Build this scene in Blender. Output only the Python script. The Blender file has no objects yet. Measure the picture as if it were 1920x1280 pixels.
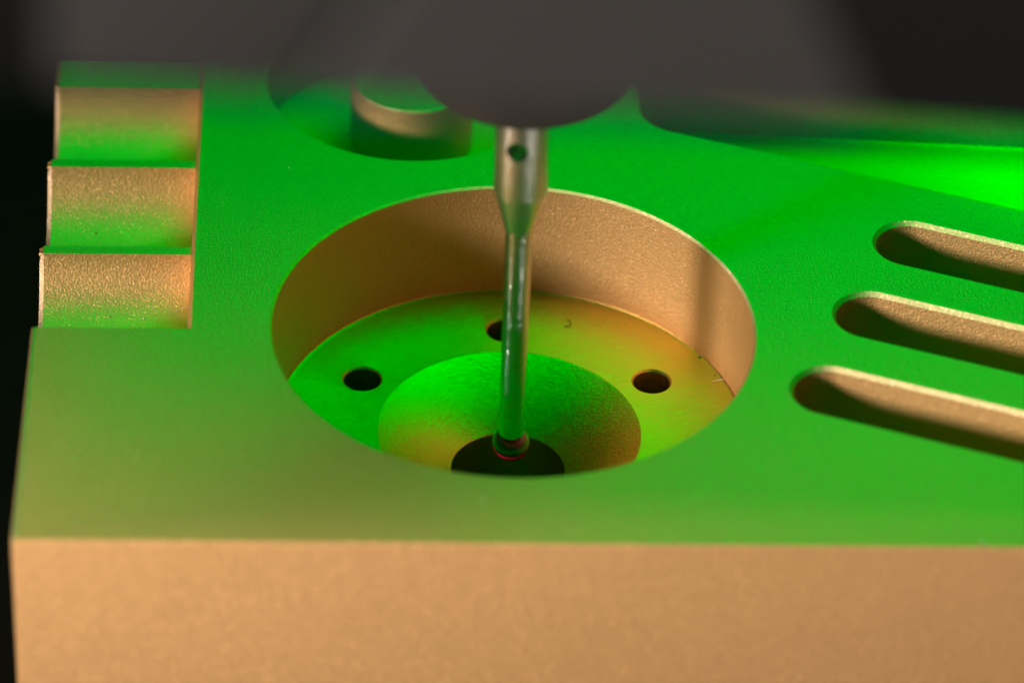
import bpy, bmesh, math, random
from mathutils import Vector, Matrix
random.seed(7)
MM = 0.001                      # everything below is laid out in millimetres, built at real size
scene = bpy.context.scene
C = scene.collection

# ------------------------------------------------------------------ camera
CAM_POS = Vector((-9.5241, -198.5116, 148.218))
RIGHT = Vector((0.99923, -0.02500, 0.03020)); UP = Vector((-0.0091, 0.6013, 0.7990)); FWD = Vector((0.0382, 0.7987, -0.6006))
FWD.normalize(); RIGHT = (RIGHT - FWD * RIGHT.dot(FWD)).normalized(); UP = RIGHT.cross(FWD)
cd = bpy.data.cameras.new('camera'); cam = bpy.data.objects.new('camera', cd); C.objects.link(cam)
cam.matrix_world = Matrix(((RIGHT.x, UP.x, -FWD.x, CAM_POS.x * MM), (RIGHT.y, UP.y, -FWD.y, CAM_POS.y * MM),
                           (RIGHT.z, UP.z, -FWD.z, CAM_POS.z * MM), (0, 0, 0, 1)))
cd.sensor_width = 36.0; cd.lens = 162.4
cd.clip_start = 0.01; cd.clip_end = 20.0
cd.dof.use_dof = True; cd.dof.focus_distance = 0.2545; cd.dof.aperture_fstop = 26.0
scene.camera = cam

# ------------------------------------------------------------------ world, lamps, exposure
w = bpy.data.worlds.new('World'); scene.world = w; w.use_nodes = True
w.node_tree.nodes['Background'].inputs[0].default_value = (1.0, 0.95, 0.9, 1)
w.node_tree.nodes['Background'].inputs[1].default_value = 0.012

def area(name, loc, target, size, power, color, size_y=None, spread=180):
    l = bpy.data.lights.new(name, 'AREA'); o = bpy.data.objects.new(name, l); C.objects.link(o)
    l.energy = power; l.color = color; l.spread = math.radians(spread)
    if size_y: l.shape = 'RECTANGLE'; l.size = size * MM; l.size_y = size_y * MM
    else: l.shape = 'DISK'; l.size = size * MM
    o.location = Vector(loc) * MM
    o.rotation_euler = (Vector(target) - Vector(loc)).to_track_quat('-Z', 'Y').to_euler()
    return o
el, az = math.radians(17.3), math.radians(212.5)      # warm work lamp, low at the front left
D = 900.0
area('warm_work_lamp', (D * math.cos(el) * math.cos(az), D * math.cos(el) * math.sin(az), D * math.sin(el)), (0, 0, 0), 180, 12.0, (1.0, 0.90, 0.80))
area('front_fill_lamp', (170, -280, -12), (15, -18, -8), 60, 0.22, (1.0, 0.90, 0.80), size_y=30)  # added fill with no known source, evens out the front face
# saturated green LEDs: their green lies outside the sRGB gamut, so its linear sRGB red and blue are negative
GREEN = (-0.12, 1.0, -0.03)
def green_led(name, loc, target, sx, sy, power):
    o = area(name, loc, target, sx, power, (1, 1, 1), size_y=sy); l = o.data; l.use_nodes = True; nt = l.node_tree
    cx = nt.nodes.new('ShaderNodeCombineXYZ')
    for i in range(3): cx.inputs[i].default_value = GREEN[i]
    nt.links.new(cx.outputs[0], nt.nodes['Emission'].inputs['Color'])
    return o
green_led('green_led_panel', (40, 48, 94), (0, 5, 0), 60, 60, 0.072)
green_led('green_led_strip', (-16, 34, 105), (-8, 5, 0), 60, 60, 0.034)
def green_spot(name, loc, target, angle, power):
    l = bpy.data.lights.new(name, 'SPOT'); o = bpy.data.objects.new(name, l); C.objects.link(o)
    l.energy = power; l.spot_size = math.radians(angle); l.spot_blend = 1.0; l.shadow_soft_size = 4 * MM
    l.use_nodes = True; nt = l.node_tree; cx = nt.nodes.new('ShaderNodeCombineXYZ')
    for i in range(3): cx.inputs[i].default_value = GREEN[i]
    nt.links.new(cx.outputs[0], nt.nodes['Emission'].inputs['Color'])
    o.location = Vector(loc) * MM; o.rotation_euler = (Vector(target) - Vector(loc)).to_track_quat('-Z', 'Y').to_euler()
green_spot('green_led_spot', (66, 6, 58), (40, 23.0, -4), 31, 0.75)

vs = scene.view_settings
vs.view_transform = 'Standard'; vs.look = 'None'; vs.exposure = 0.0; vs.gamma = 1.0; vs.use_curve_mapping = False

# ------------------------------------------------------------------ materials
def mat(name):
    m = bpy.data.materials.new(name); m.use_nodes = True
    nt = m.node_tree; return m, nt, nt.nodes['Principled BSDF']
def node(nt, t, **kw):
    n = nt.nodes.new(t)
    for k, v in kw.items(): setattr(n, k, v)
    return n
def gold_mat(name, base=(0.80, 0.445, 0.185), rough=0.68, grain=8.0, bump=2.0, stretch=(1, 1, 1), diffuse=0.33, sparkle=0.12):
    """bead-blasted, gold anodised aluminium; grain = grains per millimetre"""
    m, nt, b = mat(name)
    tc = node(nt, 'ShaderNodeTexCoord'); src = tc.outputs['Object']
    mp = node(nt, 'ShaderNodeMapping'); mp.inputs['Scale'].default_value = tuple(1000 * s for s in stretch)
    nt.links.new(src, mp.inputs[0])
    n1 = node(nt, 'ShaderNodeTexNoise'); n1.inputs['Scale'].default_value = grain; n1.inputs['Detail'].default_value = 2.0; n1.inputs['Roughness'].default_value = 0.6
    nt.links.new(mp.outputs[0], n1.inputs['Vector'])
    n2 = node(nt, 'ShaderNodeTexNoise'); n2.inputs['Scale'].default_value = grain * 0.33; n2.inputs['Detail'].default_value = 1.0
    nt.links.new(mp.outputs[0], n2.inputs['Vector'])
    mx = node(nt, 'ShaderNodeMix'); mx.data_type = 'FLOAT'; mx.inputs[0].default_value = 0.12
    nt.links.new(n1.outputs['Fac'], mx.inputs[2]); nt.links.new(n2.outputs['Fac'], mx.inputs[3])
    bp = node(nt, 'ShaderNodeBump'); bp.inputs['Strength'].default_value = 1.0; bp.inputs['Distance'].default_value = bump * 0.000035
    nt.links.new(mx.outputs[0], bp.inputs['Height'])
    nt.nodes.remove(b)
    gl = node(nt, 'ShaderNodeBsdfGlossy'); gl.distribution = 'BECKMANN'; df = node(nt, 'ShaderNodeBsdfDiffuse')
    ms = node(nt, 'ShaderNodeMixShader'); ms.inputs[0].default_value = diffuse
    nt.links.new(gl.outputs[0], ms.inputs[1]); nt.links.new(df.outputs[0], ms.inputs[2])
    # glints: every blasted grain is a tiny facet with a tilt of its own
    vo = node(nt, 'ShaderNodeTexVoronoi'); vo.inputs['Scale'].default_value = grain * 2.0; nt.links.new(mp.outputs[0], vo.inputs['Vector'])
    sb = node(nt, 'ShaderNodeVectorMath', operation='SUBTRACT'); sb.inputs[1].default_value = (0.5, 0.5, 0.5); nt.links.new(vo.outputs['Color'], sb.inputs[0])
    sc_ = node(nt, 'ShaderNodeVectorMath', operation='SCALE'); sc_.inputs['Scale'].default_value = 0.85; nt.links.new(sb.outputs[0], sc_.inputs[0])
    ge = node(nt, 'ShaderNodeNewGeometry'); ad = node(nt, 'ShaderNodeVectorMath', operation='ADD')
    nt.links.new(ge.outputs['Normal'], ad.inputs[0]); nt.links.new(sc_.outputs[0], ad.inputs[1])
    nz = node(nt, 'ShaderNodeVectorMath', operation='NORMALIZE'); nt.links.new(ad.outputs[0], nz.inputs[0])
    gs = node(nt, 'ShaderNodeBsdfGlossy'); gs.distribution = 'BECKMANN'; gs.inputs['Roughness'].default_value = 0.46; gs.inputs['Color'].default_value = (*base, 1)
    nt.links.new(nz.outputs[0], gs.inputs['Normal'])
    m2 = node(nt, 'ShaderNodeMixShader'); m2.inputs[0].default_value = sparkle
    nt.links.new(ms.outputs[0], m2.inputs[1]); nt.links.new(gs.outputs[0], m2.inputs[2])
    nt.links.new(m2.outputs[0], nt.nodes['Material Output'].inputs['Surface'])
    for q in (gl, df): nt.links.new(bp.outputs[0], q.inputs['Normal'])
    # wear: slow drift of roughness and tint
    n3 = node(nt, 'ShaderNodeTexNoise'); n3.inputs['Scale'].default_value = 260.0; n3.inputs['Detail'].default_value = 5.0
    nt.links.new(src, n3.inputs['Vector'])
    mr = node(nt, 'ShaderNodeMapRange'); mr.inputs['To Min'].default_value = rough - 0.02; mr.inputs['To Max'].default_value = rough + 0.02
    nt.links.new(n3.outputs['Fac'], mr.inputs['Value']); nt.links.new(mr.outputs[0], gl.inputs['Roughness'])
    cr = node(nt, 'ShaderNodeMix'); cr.data_type = 'RGBA'
    cr.inputs[6].default_value = (*[c * 0.975 for c in base], 1); cr.inputs[7].default_value = (*[min(1, c * 1.025) for c in base], 1)
    nt.links.new(n3.outputs['Fac'], cr.inputs[0]); nt.links.new(cr.outputs[2], gl.inputs['Color']); nt.links.new(cr.outputs[2], df.inputs['Color'])
    return m
M_gold = gold_mat('gold_anodised_blasted')
M_rail = gold_mat('gold_anodised_grooves', rough=0.58, grain=8.0, bump=1.3)
M_edge = gold_mat('bright_cut_edge', base=(1.0, 0.68, 0.40), rough=0.66, grain=6.0, bump=1.0, diffuse=0.1, sparkle=0.14)
M_floor = gold_mat('gold_anodised_turned', base=(0.66, 0.40, 0.12), diffuse=0.06, sparkle=0.12, rough=0.47, grain=9.0, bump=1.1, stretch=(0.15, 1.3, 1))
M_cone = gold_mat('gold_anodised_countersink', base=(0.78, 0.40, 0.11), diffuse=0.08, sparkle=0.2, rough=0.42, grain=8.5, bump=1.4, stretch=(0.6, 1, 1))
M_pfloor = gold_mat('gold_anodised_milled', rough=0.6, grain=6.0, bump=0.2, diffuse=0.35, sparkle=0.05)

def simple(name, color, rough, metallic=0.0, grain=0.0, bump=0.0, var=0.08):
    m, nt, b = mat(name)
    tc = node(nt, 'ShaderNodeTexCoord'); n = node(nt, 'ShaderNodeTexNoise')
    n.inputs['Scale'].default_value = (grain or 0.5) * 1000; n.inputs['Detail'].default_value = 3
    nt.links.new(tc.outputs['Object'], n.inputs['Vector'])
    cr = node(nt, 'ShaderNodeMix'); cr.data_type = 'RGBA'
    cr.inputs[6].default_value = (*[c * (1 - var) for c in color], 1); cr.inputs[7].default_value = (*[min(1, c * (1 + var)) for c in color], 1)
    nt.links.new(n.outputs['Fac'], cr.inputs[0]); nt.links.new(cr.outputs[2], b.inputs['Base Color'])
    b.inputs['Roughness'].default_value = rough; b.inputs['Metallic'].default_value = metallic
    if bump:
        bp = node(nt, 'ShaderNodeBump'); bp.inputs['Distance'].default_value = bump * MM
        nt.links.new(n.outputs['Fac'], bp.inputs['Height']); nt.links.new(bp.outputs[0], b.inputs['Normal'])
    return m
M_panel = simple('grey_probe_housing', (0.039, 0.0365, 0.0365), 0.6, grain=3, bump=0.01)
M_black = simple('black_plastic', (0.006, 0.006, 0.0062), 0.55, grain=3, bump=0.01)
M_black.node_tree.nodes['Principled BSDF'].inputs['Specular IOR Level'].default_value = 0.25
M_module = simple('dark_anodised_module', (0.035, 0.029, 0.027), 0.5, metallic=0.2, grain=4, bump=0.004)
def ground_steel(name, color, rough, bump):
    """turned and ground metal: rings round the axis"""
    m, nt, b = mat(name); tc = node(nt, 'ShaderNodeTexCoord'); mp = node(nt, 'ShaderNodeMapping')
    mp.inputs['Scale'].default_value = (1500, 1500, 26000)
    n = node(nt, 'ShaderNodeTexNoise'); n.inputs['Scale'].default_value = 1.0; n.inputs['Detail'].default_value = 2
    nt.links.new(tc.outputs['Object'], mp.inputs[0]); nt.links.new(mp.outputs[0], n.inputs['Vector'])
    bp = node(nt, 'ShaderNodeBump'); bp.inputs['Distance'].default_value = bump * MM
    nt.links.new(n.outputs['Fac'], bp.inputs['Height']); nt.links.new(bp.outputs[0], b.inputs['Normal'])
    b.inputs['Base Color'].default_value = (*color, 1); b.inputs['Metallic'].default_value = 1.0; b.inputs['Roughness'].default_value = rough
    return m
M_steel = ground_steel('stainless_steel', (0.62, 0.60, 0.59), 0.30, 0.030)
M_carbide = ground_steel('tungsten_carbide', (0.50, 0.50, 0.51), 0.20, 0.026)
M_table = simple('black_granite', (0.003, 0.0036, 0.0036), 0.85, grain=0.6, var=0.5)
M_table.node_tree.nodes['Principled BSDF'].inputs['Specular IOR Level'].default_value = 0.05
M_dust = simple('dust', (0.55, 0.52, 0.48), 0.8, grain=5)
M_grime = simple('dark_swarf', (0.05, 0.045, 0.04), 0.6, grain=5)
M_ruby, nt, b = mat('ruby')
b.inputs['Base Color'].default_value = (1.0, 0.02, 0.30, 1); b.inputs['Roughness'].default_value = 0.0
b.inputs['IOR'].default_value = 1.72; b.inputs['Specular IOR Level'].default_value = 0.25; b.inputs['Transmission Weight'].default_value = 0.6

# ------------------------------------------------------------------ mesh helpers (mm in, metres out)
def finish(name, me, material, parent=None, smooth=28, scale=MM):
    me.name = name
    if scale != 1: me.transform(Matrix.Scale(scale, 4))
    me.materials.clear(); me.materials.append(material)
    for p in me.polygons: p.use_smooth = True
    me.set_sharp_from_angle(angle=math.radians(smooth))
    o = bpy.data.objects.new(name, me); C.objects.link(o)
    if parent: o.parent = parent
    return o
def bright_edges(o, lo=0.45, hi=0.93):
    o.data.materials.append(M_edge)
    for p in o.data.polygons:
        if lo < p.normal.z < hi and p.area < 1.2e-5: p.material_index = 1
def mesh_from(verts, faces):
    me = bpy.data.meshes.new('tmp'); me.from_pydata([tuple(v) for v in verts], [], faces)
    bm = bmesh.new(); bm.from_mesh(me)
    bmesh.ops.remove_doubles(bm, verts=bm.verts, dist=1e-5)
    bmesh.ops.recalc_face_normals(bm, faces=bm.faces)
    bm.to_mesh(me); bm.free(); return me
def lathe(prof, seg=128, c=(0, 0), phase=0.0):
    """closed solid of revolution from (r, z) points; ends with r > 0 get a cap"""
    V = []; F = []
    for r, z in prof:
        for i in range(seg):
            a = 2 * math.pi * (i + phase) / seg; V.append((c[0] + r * math.cos(a), c[1] + r * math.sin(a), z))
    n = len(prof)
    for k in range(n - 1):
        for i in range(seg):
            j = (i + 1) % seg; F.append((k * seg + i, k * seg + j, (k + 1) * seg + j, (k + 1) * seg + i))
    if prof[0][0] > 0: F.append(tuple(range(seg)))
    if prof[-1][0] > 0: F.append(tuple((n - 1) * seg + i for i in range(seg)))
    return mesh_from(V, F)
def ring_lathe(prof, seg=128, c=(0, 0)):
    """closed ring: the (r, z) profile is a closed loop"""
    V = []; F = []; n = len(prof)
    for r, z in prof:
        for i in range(seg):
            a = 2 * math.pi * i / seg; V.append((c[0] + r * math.cos(a), c[1] + r * math.sin(a), z))
    for k in range(n):
        k2 = (k + 1) % n
        for i in range(seg):
            j = (i + 1) % seg; F.append((k * seg + i, k * seg + j, k2 * seg + j, k2 * seg + i))
    return mesh_from(V, F)
def loft(outline, levels):
    """outline: ccw 2-D points with outward normals [(x, y, nx, ny)]; levels: [(z, offset)]"""
    V = []; F = []; n = len(outline)
    for z, o in levels:
        for x, y, nx, ny in outline: V.append((x + nx * o, y + ny * o, z))
    for k in range(len(levels) - 1):
        for i in range(n):
            j = (i + 1) % n; F.append((k * n + i, k * n + j, (k + 1) * n + j, (k + 1) * n + i))
    F.append(tuple(range(n))); F.append(tuple((len(levels) - 1) * n + i for i in range(n)))
    return mesh_from(V, F)
def box_mesh(x0, x1, y0, y1, z0, z1, bevel=0.0, seg=2):
    bm = bmesh.new(); bmesh.ops.create_cube(bm, size=1)
    for v in bm.verts:
        v.co = Vector((x0 if v.co.x < 0 else x1, y0 if v.co.y < 0 else y1, z0 if v.co.z < 0 else z1))
    if bevel: bmesh.ops.bevel(bm, geom=bm.edges[:], offset=bevel, segments=seg, profile=0.5, affect='EDGES')
    me = bpy.data.meshes.new('tmp'); bm.to_mesh(me); bm.free(); return me
def cut(base, cutters):
    """boolean difference, done at millimetre scale, returns a new mesh"""
    bo = bpy.data.objects.new('tmp_base', base); C.objects.link(bo); tmp = []
    for me in cutters:
        co = bpy.data.objects.new('tmp_cut', me); C.objects.link(co); tmp.append(co)
        md = bo.modifiers.new('b', 'BOOLEAN'); md.operation = 'DIFFERENCE'; md.solver = 'EXACT'; md.object = co
    bpy.context.view_layer.update()
    dg = bpy.context.evaluated_depsgraph_get()
    me = bpy.data.meshes.new_from_object(bo.evaluated_get(dg))
    for o in tmp + [bo]: bpy.data.objects.remove(o, do_unlink=True)
    return me
def empty(name, loc, label, cat):
    o = bpy.data.objects.new(name, None); C.objects.link(o); o.location = Vector(loc) * MM
    o.empty_display_size = 0.005; o['label'] = label; o['category'] = cat
    return o
def arc(cx, cy, r, a0, a1, n):
    """points on an arc with outward normals; r may be negative for concave corners"""
    out = []
    for i in range(n + 1):
        a = a0 + (a1 - a0) * i / n; out.append((cx + r * math.cos(a), cy + r * math.sin(a), math.cos(a), math.sin(a)))
    return out

# ------------------------------------------------------------------ the surface below
tb = finish('granite_table', box_mesh(-600, 600, -400, 600, -70, -40, 1.0), M_table); tb['kind'] = 'structure'

# ------------------------------------------------------------------ the gold block
X0, Y0, X1, Y1, ZB = -25.76, -18.37, 48.0, 40.0, -40.0
FLOOR_Z = -7.214; POCKET_Z = -4.45
ang = math.radians(-21.2); ux, uy = math.cos(ang), math.sin(ang); nx, ny = -uy, ux
block = empty('machined_block', (0, 0, ZB), 'gold anodised aluminium block with bores, slots and grooves under the probe', 'metal block')
def child(o, parent):
    o.parent = parent; o.matrix_parent_inverse = Matrix.Translation(-Vector(parent.location) if parent.parent is None else Vector((0, 0, 0)))
    return o
cutters = []
cutters.append(lathe([(12.93, -12.0), (12.95, -0.13), (13.08, 0.0), (14.1, 1.0)], 192))                 # main bore
cutters.append(lathe([(8.4, POCKET_Z), (8.4, -0.10), (8.5, 0.0), (9.5, 1.0)], 160, (-5.2, 23.9)))        # round pocket
def slot_outline(cx, cy, hw, length):
    a = math.atan2(uy, ux)
    o = arc(cx, cy, hw, a + math.pi / 2, a + 1.5 * math.pi, 40)
    ex, ey = cx + ux * length, cy + uy * length
    return o + arc(ex, ey, hw, a - math.pi / 2, a + math.pi / 2, 24)
for cx, cy in ((22.20, 7.94), (19.42, 1.28), (16.62, -5.45)):
    cutters.append(loft(slot_outline(cx, cy, 1.93, 22.0), [(-9.0, 0), (-0.22, 0), (0.0, 0.22), (1.0, 1.22)]))
# corner pocket: rounded corner, slanting front edge, straight back wall
pc = (10.46, 21.2); pr = 2.62
a0 = math.pi
a1 = math.radians(270 - 21.2)
o_ = arc(pc[0], pc[1], pr, a0, a1, 24)
fx, fy = pc[0] + pr * math.cos(a1), pc[1] + pr * math.sin(a1)
L = 34.0; fnx, fny = math.cos(a1), math.sin(a1)
back = lambda x: 24.9 - 0.062 * (x - 12.7)
ex, ey = fx + ux * L, fy + uy * L
o_ += [(ex - 1.5, ey + 0.58, fnx, fny), (ex, ey, 0.7, -0.7), (ex, back(ex), 0.7, 0.7)]
o_ += [(ex - 1.0, back(ex - 1), 0.06, 1.0), (pc[0] - pr + 1.5, back(pc[0] - pr + 1.5), 0.06, 1.0)]
o_ += arc(pc[0] - pr + 1.5, back(pc[0] - pr) - 1.5, 1.5, math.pi / 2, math.pi, 10)
cutters.append(loft(o_, [(POCKET_Z - 1.0, 0), (-0.12, 0), (0.0, 0.12), (1.0, 1.12)]))
# notch that takes the grooved strip, with a chamfered inner edge
NX, NY = -17.45, -0.30
nv = [(-30, NY, 0, -1), (NX, NY, 1, -1), (NX, 60, 1, 0), (-30, 60, 0, 0)]
cutters.append(loft(nv, [(-9.0, 0), (-0.28, 0), (0.0, 0.22), (1.0, 1.22)]))
cutters.append(box_mesh(-40, NX - 0.002, 26.0, 60, -60, 5))                                            # strip ends short of the back
cutters.append(lathe([(3.3, -60), (3.3, -9)], 64))                                                     # through hole
for k in range(6):
    a = math.radians(30 + 60 * k); cutters.append(lathe([(1.2, -22), (1.2, -9)], 32, (9.26 * math.cos(a), 9.26 * math.sin(a))))
body = finish('body', cut(box_mesh(X0, X1, Y0, Y1, ZB, 0.0, 0.28, 2), cutters), M_gold)
child(body, block); bright_edges(body)

# turned floor of the main bore, with six screw holes; a sub-part: the countersink
fl = [(12.93, FLOOR_Z + 0.16), (12.90, FLOOR_Z + 0.08), (12.83, FLOOR_Z + 0.03), (12.72, FLOOR_Z), (7.22, FLOOR_Z), (7.22, -11.9), (12.93, -11.9)]
hc = []
for k in range(6):
    a = math.radians(30 + 60 * k)
    hc.append(lathe([(1.02, -14), (1.02, FLOOR_Z - 0.10), (1.12, FLOOR_Z), (1.62, FLOOR_Z + 0.5)], 48, (9.26 * math.cos(a), 9.26 * math.sin(a))))
bore_floor = finish('bore_floor', cut(ring_lathe(fl, 192), hc), M_floor); child(bore_floor, block)
bore_floor['label'] = 'turned floor of the large bore with small screw holes'
for k in range(3):
    a = math.radians(30 + 60 * k); cc = (9.26 * math.cos(a), 9.26 * math.sin(a))
    h = finish('screw_hole', ring_lathe([(1.02, -11.95), (1.18, -11.95), (1.18, -21.5), (0.05, -21.9), (0.05, -21.2), (1.02, -20.8)], 40, cc), M_gold)
    h.parent = bore_floor
cs = ring_lathe([(7.21, FLOOR_Z - 0.004), (7.12, FLOOR_Z - 0.03), (3.20, -9.76), (3.12, -9.85), (3.12, -13.5), (7.21, -11.8)], 192)
countersink = finish('countersink', cs, M_cone); countersink.parent = bore_floor

# boss standing in the round pocket
boss = finish('boss', lathe([(3.55, POCKET_Z - 0.5), (3.55, -0.24), (3.48, -0.10), (3.34, 0.0), (0, 0.0)], 128, (-5.2, 23.9)), M_gold); child(boss, block); bright_edges(boss)
boss['label'] = 'round boss standing in the round pocket'
# milled floor of the corner pocket
pf = loft([(x, y, a, b_) for x, y, a, b_ in o_], [(POCKET_Z - 0.9, -0.01), (POCKET_Z + 0.12, -0.01), (POCKET_Z, -0.14)])
pocket_floor = finish('pocket_floor', pf, M_pfloor); child(pocket_floor, block)
pocket_floor['label'] = 'smooth milled floor of the corner pocket'

# grooved strip along the left edge
def groove_profile():
    zt = -0.38; pts = []
    grooves = [(NY + 0.01, 6.72), (7.42, 15.02), (15.72, 23.12)]
    pts.append((NY + 0.005, zt))
    for gi, (ya, yb) in enumerate(grooves):
        s = 3.05; ch = (yb - ya) / 2; r = (ch * ch + s * s) / (2 * s); yc = (ya + yb) / 2; zc = zt - s + r
        t = math.asin(min(1, ch / r)); t = t if r > s else math.pi - t
        if ya > 1: pts.append((ya - 0.06, zt)); 
        for i in range(49):
            a = -t + 2 * t * i / 48
            pts.append((yc + r * math.sin(a), zc - r * math.cos(a)))
        pts.append((yb + 0.06, zt + 0.0))
    pts.append((25.98, zt))
    return pts
gp = groove_profile(); n = len(gp)
nrm = []
for i in range(n):
    a = gp[max(i - 1, 0)]; c_ = gp[min(i + 1, n - 1)]
    tx, tz = c_[0] - a[0], c_[1] - a[1]; l = math.hypot(tx, tz) or 1; nrm.append((-tz / l, tx / l))
V = []; F = []
ch = 0.24
secs = [(X0, ch), (X0 + ch, 0.0), (NX - 0.003, 0.0)]
for x, off in secs:
    for (y, z), (my, mz) in zip(gp, nrm): V.append((x, y - my * off * 0.9, z - mz * off))
for s_ in range(2):
    for i in range(n - 1): F.append((s_ * n + i, s_ * n + i + 1, (s_ + 1) * n + i + 1, (s_ + 1) * n + i))
base0 = len(V)
for x in (X0, NX - 0.003):
    for (y, z) in gp: V.append((x, y, -8.99))
for i in range(n - 1):
    F.append((i, base0 + i, base0 + i + 1, i + 1)); F.append((2 * n + i, 2 * n + i + 1, base0 + n + i + 1, base0 + n + i))
F.append((n - 1, base0 + n - 1, base0 + 2 * n - 1, 3 * n - 1, 2 * n - 1))
strip = finish('grooved_strip', mesh_from(V, F), M_rail); child(strip, block)
strip.data.materials.append(M_edge)
for p in strip.data.polygons:
    if p.normal.x < -0.3 and p.area < 3e-7: p.material_index = 1
strip['label'] = 'strip of three round cross grooves along the left edge'

# ------------------------------------------------------------------ the touch probe
SX, SY = 0.12, -0.05
probe = empty('touch_probe', (SX, SY, -9.0), 'dark measuring probe hanging above the block with thin steel stylus', 'probe')
BALL_Z = -7.92; BR = 1.02
m = bpy.data.meshes.new('ruby_ball'); bm = bmesh.new(); bmesh.ops.create_uvsphere(bm, u_segments=64, v_segments=40, radius=BR)
bmesh.ops.translate(bm, verts=bm.verts, vec=(SX, SY, BALL_Z)); bm.to_mesh(m); bm.free()
ball = finish('ruby_ball', m, M_ruby, smooth=180); child(ball, probe); ball['label'] = 'glossy red ruby ball tip'
stem = finish('stem', lathe([(0.70, BALL_Z + 0.72), (0.705, BALL_Z + 1.2), (0.72, 6.2), (0.74, 6.55)], 64, (SX, SY)), M_carbide); child(stem, probe)
hold = lathe([(0.74, 6.5), (0.80, 6.62), (1.40, 8.95), (1.46, 9.15), (1.46, 13.2), (1.40, 17.2)], 96, (SX, SY))
def cross(angle, z, r):
    me = lathe([(r, -4), (r, 4)], 32); a = math.radians(angle)
    me.transform(Matrix.Translation((SX, SY, z)) @ Matrix.Rotation(a, 4, 'Z') @ Matrix.Rotation(math.pi / 2, 4, 'Y')); return me
hold = cut(hold, [cross(-103, 12.25, 0.58)])
holder = finish('stylus_holder', hold, M_steel); child(holder, probe); holder['label'] = 'polished stylus holder with a cross hole and tapered neck'
module = finish('probe_module', lathe([(0.0, 16.4), (5.2, 16.4), (5.62, 16.52), (5.78, 16.85), (5.8, 17.5), (5.8, 70.0)], 128, (SX, SY)), M_module); child(module, probe)
# head above: grey front panels with a slanting joint, black side covers, dark core
def prism(poly, y0, y1, bevel=0.0, seg=3):
    """front outline in (x, z) pushed from y0 back to y1"""
    bm = bmesh.new()
    f = [bm.verts.new((x, y0, z)) for x, z in poly]; k = [bm.verts.new((x, y1, z)) for x, z in poly]
    bm.faces.new(f); bm.faces.new(k[::-1]); q = len(poly)
    for i in range(q): bm.faces.new((f[i], f[(i + 1) % q], k[(i + 1) % q], k[i]))
    bmesh.ops.recalc_face_normals(bm, faces=bm.faces)
    if bevel: bmesh.ops.bevel(bm, geom=bm.edges[:], offset=bevel, segments=seg, profile=0.5, affect='EDGES')
    me = bpy.data.meshes.new('tmp'); bm.to_mesh(me); bm.free(); return me
YF = -75.0; ZT = 104.0
core = finish('head_core', box_mesh(-18.2, 24, YF + 1.0, 12, 69.5, ZT + 1, 0.3), M_black); child(core, probe)
sl, sr = 0.60, -0.43                                    # lean of the joint and of the right-hand edge
zl, zm, zr = 65.4, 64.7, 63.9
left_panel = finish('front_panel', prism([(-18.7, zl), (-11.25, zm), (-11.25 + sl * (80 - zm), 80), (-18.7, 80)], YF, YF + 5, 0.25), M_panel); child(left_panel, probe)
mid_panel = finish('front_panel', prism([(-10.75, zm), (7.95, zr), (7.95 + sr * (80 - zr), 80), (-10.75 + sl * (80 - zm), 80)], YF, YF + 5, 0.25), M_panel); child(mid_panel, probe)
rc = finish('side_cover', prism([(7.97, zr), (40, 61.0), (40, ZT), (7.97 + sr * (80 - zr), ZT), (7.97 + sr * (80 - zr), 80)], YF + 0.05, YF + 8, 0.08), M_black); child(rc, probe)
rc['label'] = 'black side cover right of the grey front panels'
shade_cover = finish('shading_left_cover', prism([(-230, 42.0), (-136, 50.0), (-18.75, zl), (-18.75, ZT), (-230, ZT)], YF + 0.4, YF + 12, 0.1), M_black); child(shade_cover, probe)  # left cover; its unseen end is added and lowered to shade the block's back
shade_cover['label'] = 'black cover left of the grey front panels, lengthened out of view to shade the block'

# ------------------------------------------------------------------ dust, swarf and lint lying on the metal
def groove_point(gi, x, deg):
    ya, yb = [(NY + 0.01, 6.72), (7.42, 15.02), (15.72, 23.12)][gi]
    sg = 3.05; hc_ = (yb - ya) / 2; r = (hc_ * hc_ + sg * sg) / (2 * sg); a = math.radians(deg)
    return (x, (ya + yb) / 2 + (r - 0.02) * math.sin(a), -0.38 - sg + r - (r - 0.02) * math.cos(a))
def flakes(name, spots, material):
    bm = bmesh.new()
    for (x, y, z), s in spots:
        r = bmesh.ops.create_icosphere(bm, subdivisions=1, radius=s)
        for v in r['verts']: v.co = Vector((v.co.x * random.uniform(0.6, 1.5), v.co.y * random.uniform(0.6, 1.5), v.co.z * random.uniform(0.25, 0.7)))
        bmesh.ops.rotate(bm, verts=r['verts'], matrix=Matrix.Rotation(random.uniform(0, 6.28), 3, 'Z'))
        bmesh.ops.translate(bm, verts=r['verts'], vec=(x, y, z + s * 0.2))
    me = bpy.data.meshes.new(name); bm.to_mesh(me); bm.free()
    return finish(name, me, material, smooth=20)
pale = [((-15.85, 11.2, 0), .035), ((-12.2, 14.6, 0), .04), ((-1.9, -14.7, 0), .06), ((23.4, -18.1, 0), .10), ((3.0, 10.6, FLOOR_Z), .05),
        (groove_point(0, -20.0, 22), .06), (groove_point(0, -18.7, 12), .055), (groove_point(0, -22.0, 34), .05), (groove_point(1, -19.6, 30), .06),
        (groove_point(2, -20.3, 24), .06), (groove_point(2, -23.1, 46), .04), (groove_point(0, -23.6, 40), .04), (groove_point(1, -22.8, 44), .045), (groove_point(0, -18.2, 30), .05)]
for k in range(26):
    pale.append(((random.uniform(-24, -3), random.uniform(-17, -14), 0) if k < 6 else (random.uniform(-16, 26), random.choice((random.uniform(13.6, 15.2), random.uniform(-17.5, -13.6))), 0), random.uniform(.018, .04)))
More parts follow.
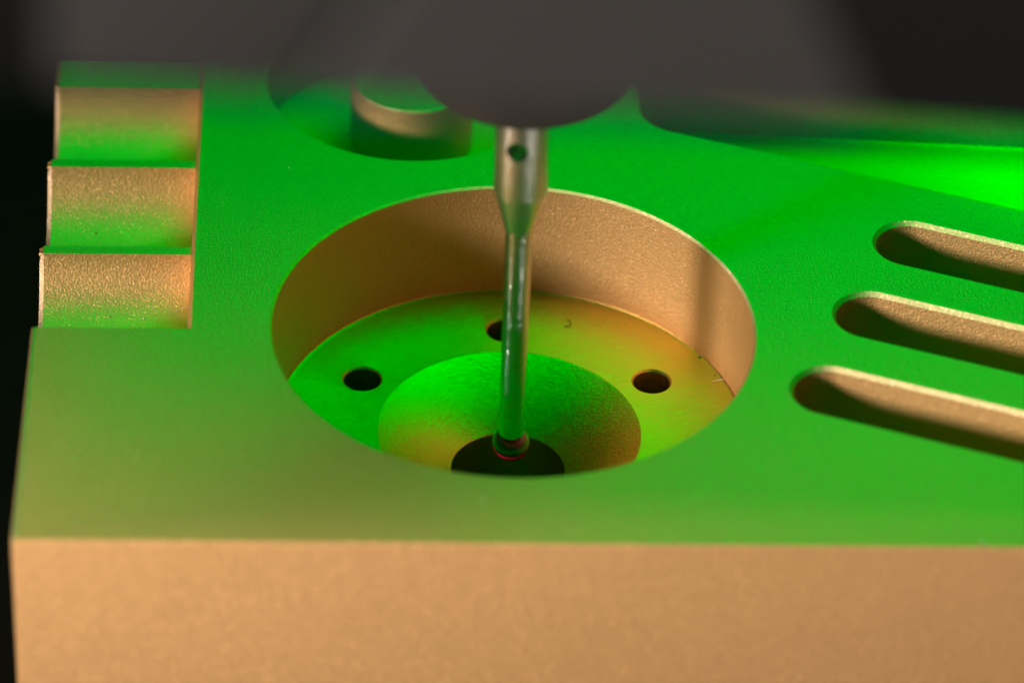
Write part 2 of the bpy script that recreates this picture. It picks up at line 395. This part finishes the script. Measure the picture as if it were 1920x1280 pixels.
for k in range(14):
    a = math.radians(random.uniform(20, 160)); pale.append(((12.7 * math.cos(a), 12.7 * math.sin(a), FLOOR_Z), random.uniform(.02, .05)))
d1 = flakes('dust', pale, M_dust); d1['kind'] = 'stuff'; d1['label'] = 'pale dust specks scattered over the gold block'; d1['category'] = 'dust'
dark = [((10.85, 6.85, FLOOR_Z), .10), ((-7.2, 10.55, FLOOR_Z), .07), ((11.6, 5.2, FLOOR_Z), .06), ((6.8, 9.9, FLOOR_Z), .035), (groove_point(1, -23.0, 20), .06), (groove_point(0, -21.8, 24), .04), ((5.6, 10.2, FLOOR_Z), .03)]
d2 = flakes('swarf', dark, M_grime); d2['kind'] = 'stuff'; d2['label'] = 'dark swarf crumbs on the bore floor and in the grooves'; d2['category'] = 'swarf'
def fibre(pts, r, material):
    cu = bpy.data.curves.new('lint', 'CURVE'); cu.dimensions = '3D'; cu.bevel_depth = r; cu.bevel_resolution = 1; cu.resolution_u = 8
    sp = cu.splines.new('NURBS'); sp.points.add(len(pts) - 1); sp.use_endpoint_u = True
    for p_, q in zip(sp.points, pts): p_.co = (*q, 1)
    o = bpy.data.objects.new('t', cu); C.objects.link(o); bpy.context.view_layer.update()
    me = bpy.data.meshes.new_from_object(o.evaluated_get(bpy.context.evaluated_depsgraph_get())); bpy.data.objects.remove(o, do_unlink=True)
    return finish('lint_fibre', me, material, smooth=60)
z = FLOOR_Z + 0.03
f1 = fibre([(3.35, 9.65, z), (3.6, 9.5, z + .05), (3.75, 9.75, z + .1), (3.7, 10.1, z + .05), (3.5, 10.2, z)], 0.022, M_grime)
f1['label'] = 'tiny curled dark fibre on the bore floor right of the stylus'; f1['category'] = 'fibre'; f1['group'] = 'lint fibres in the large bore'
f2 = fibre([(11.4, 4.6, z), (11.7, 4.75, z + .06), (12.0, 4.6, z + .12), (12.2, 4.85, z + .05), (12.0, 5.0, z)], 0.025, M_dust)
f2['label'] = 'tiny pale curled fibre near the right bore wall'; f2['category'] = 'fibre'; f2['group'] = 'lint fibres in the large bore'
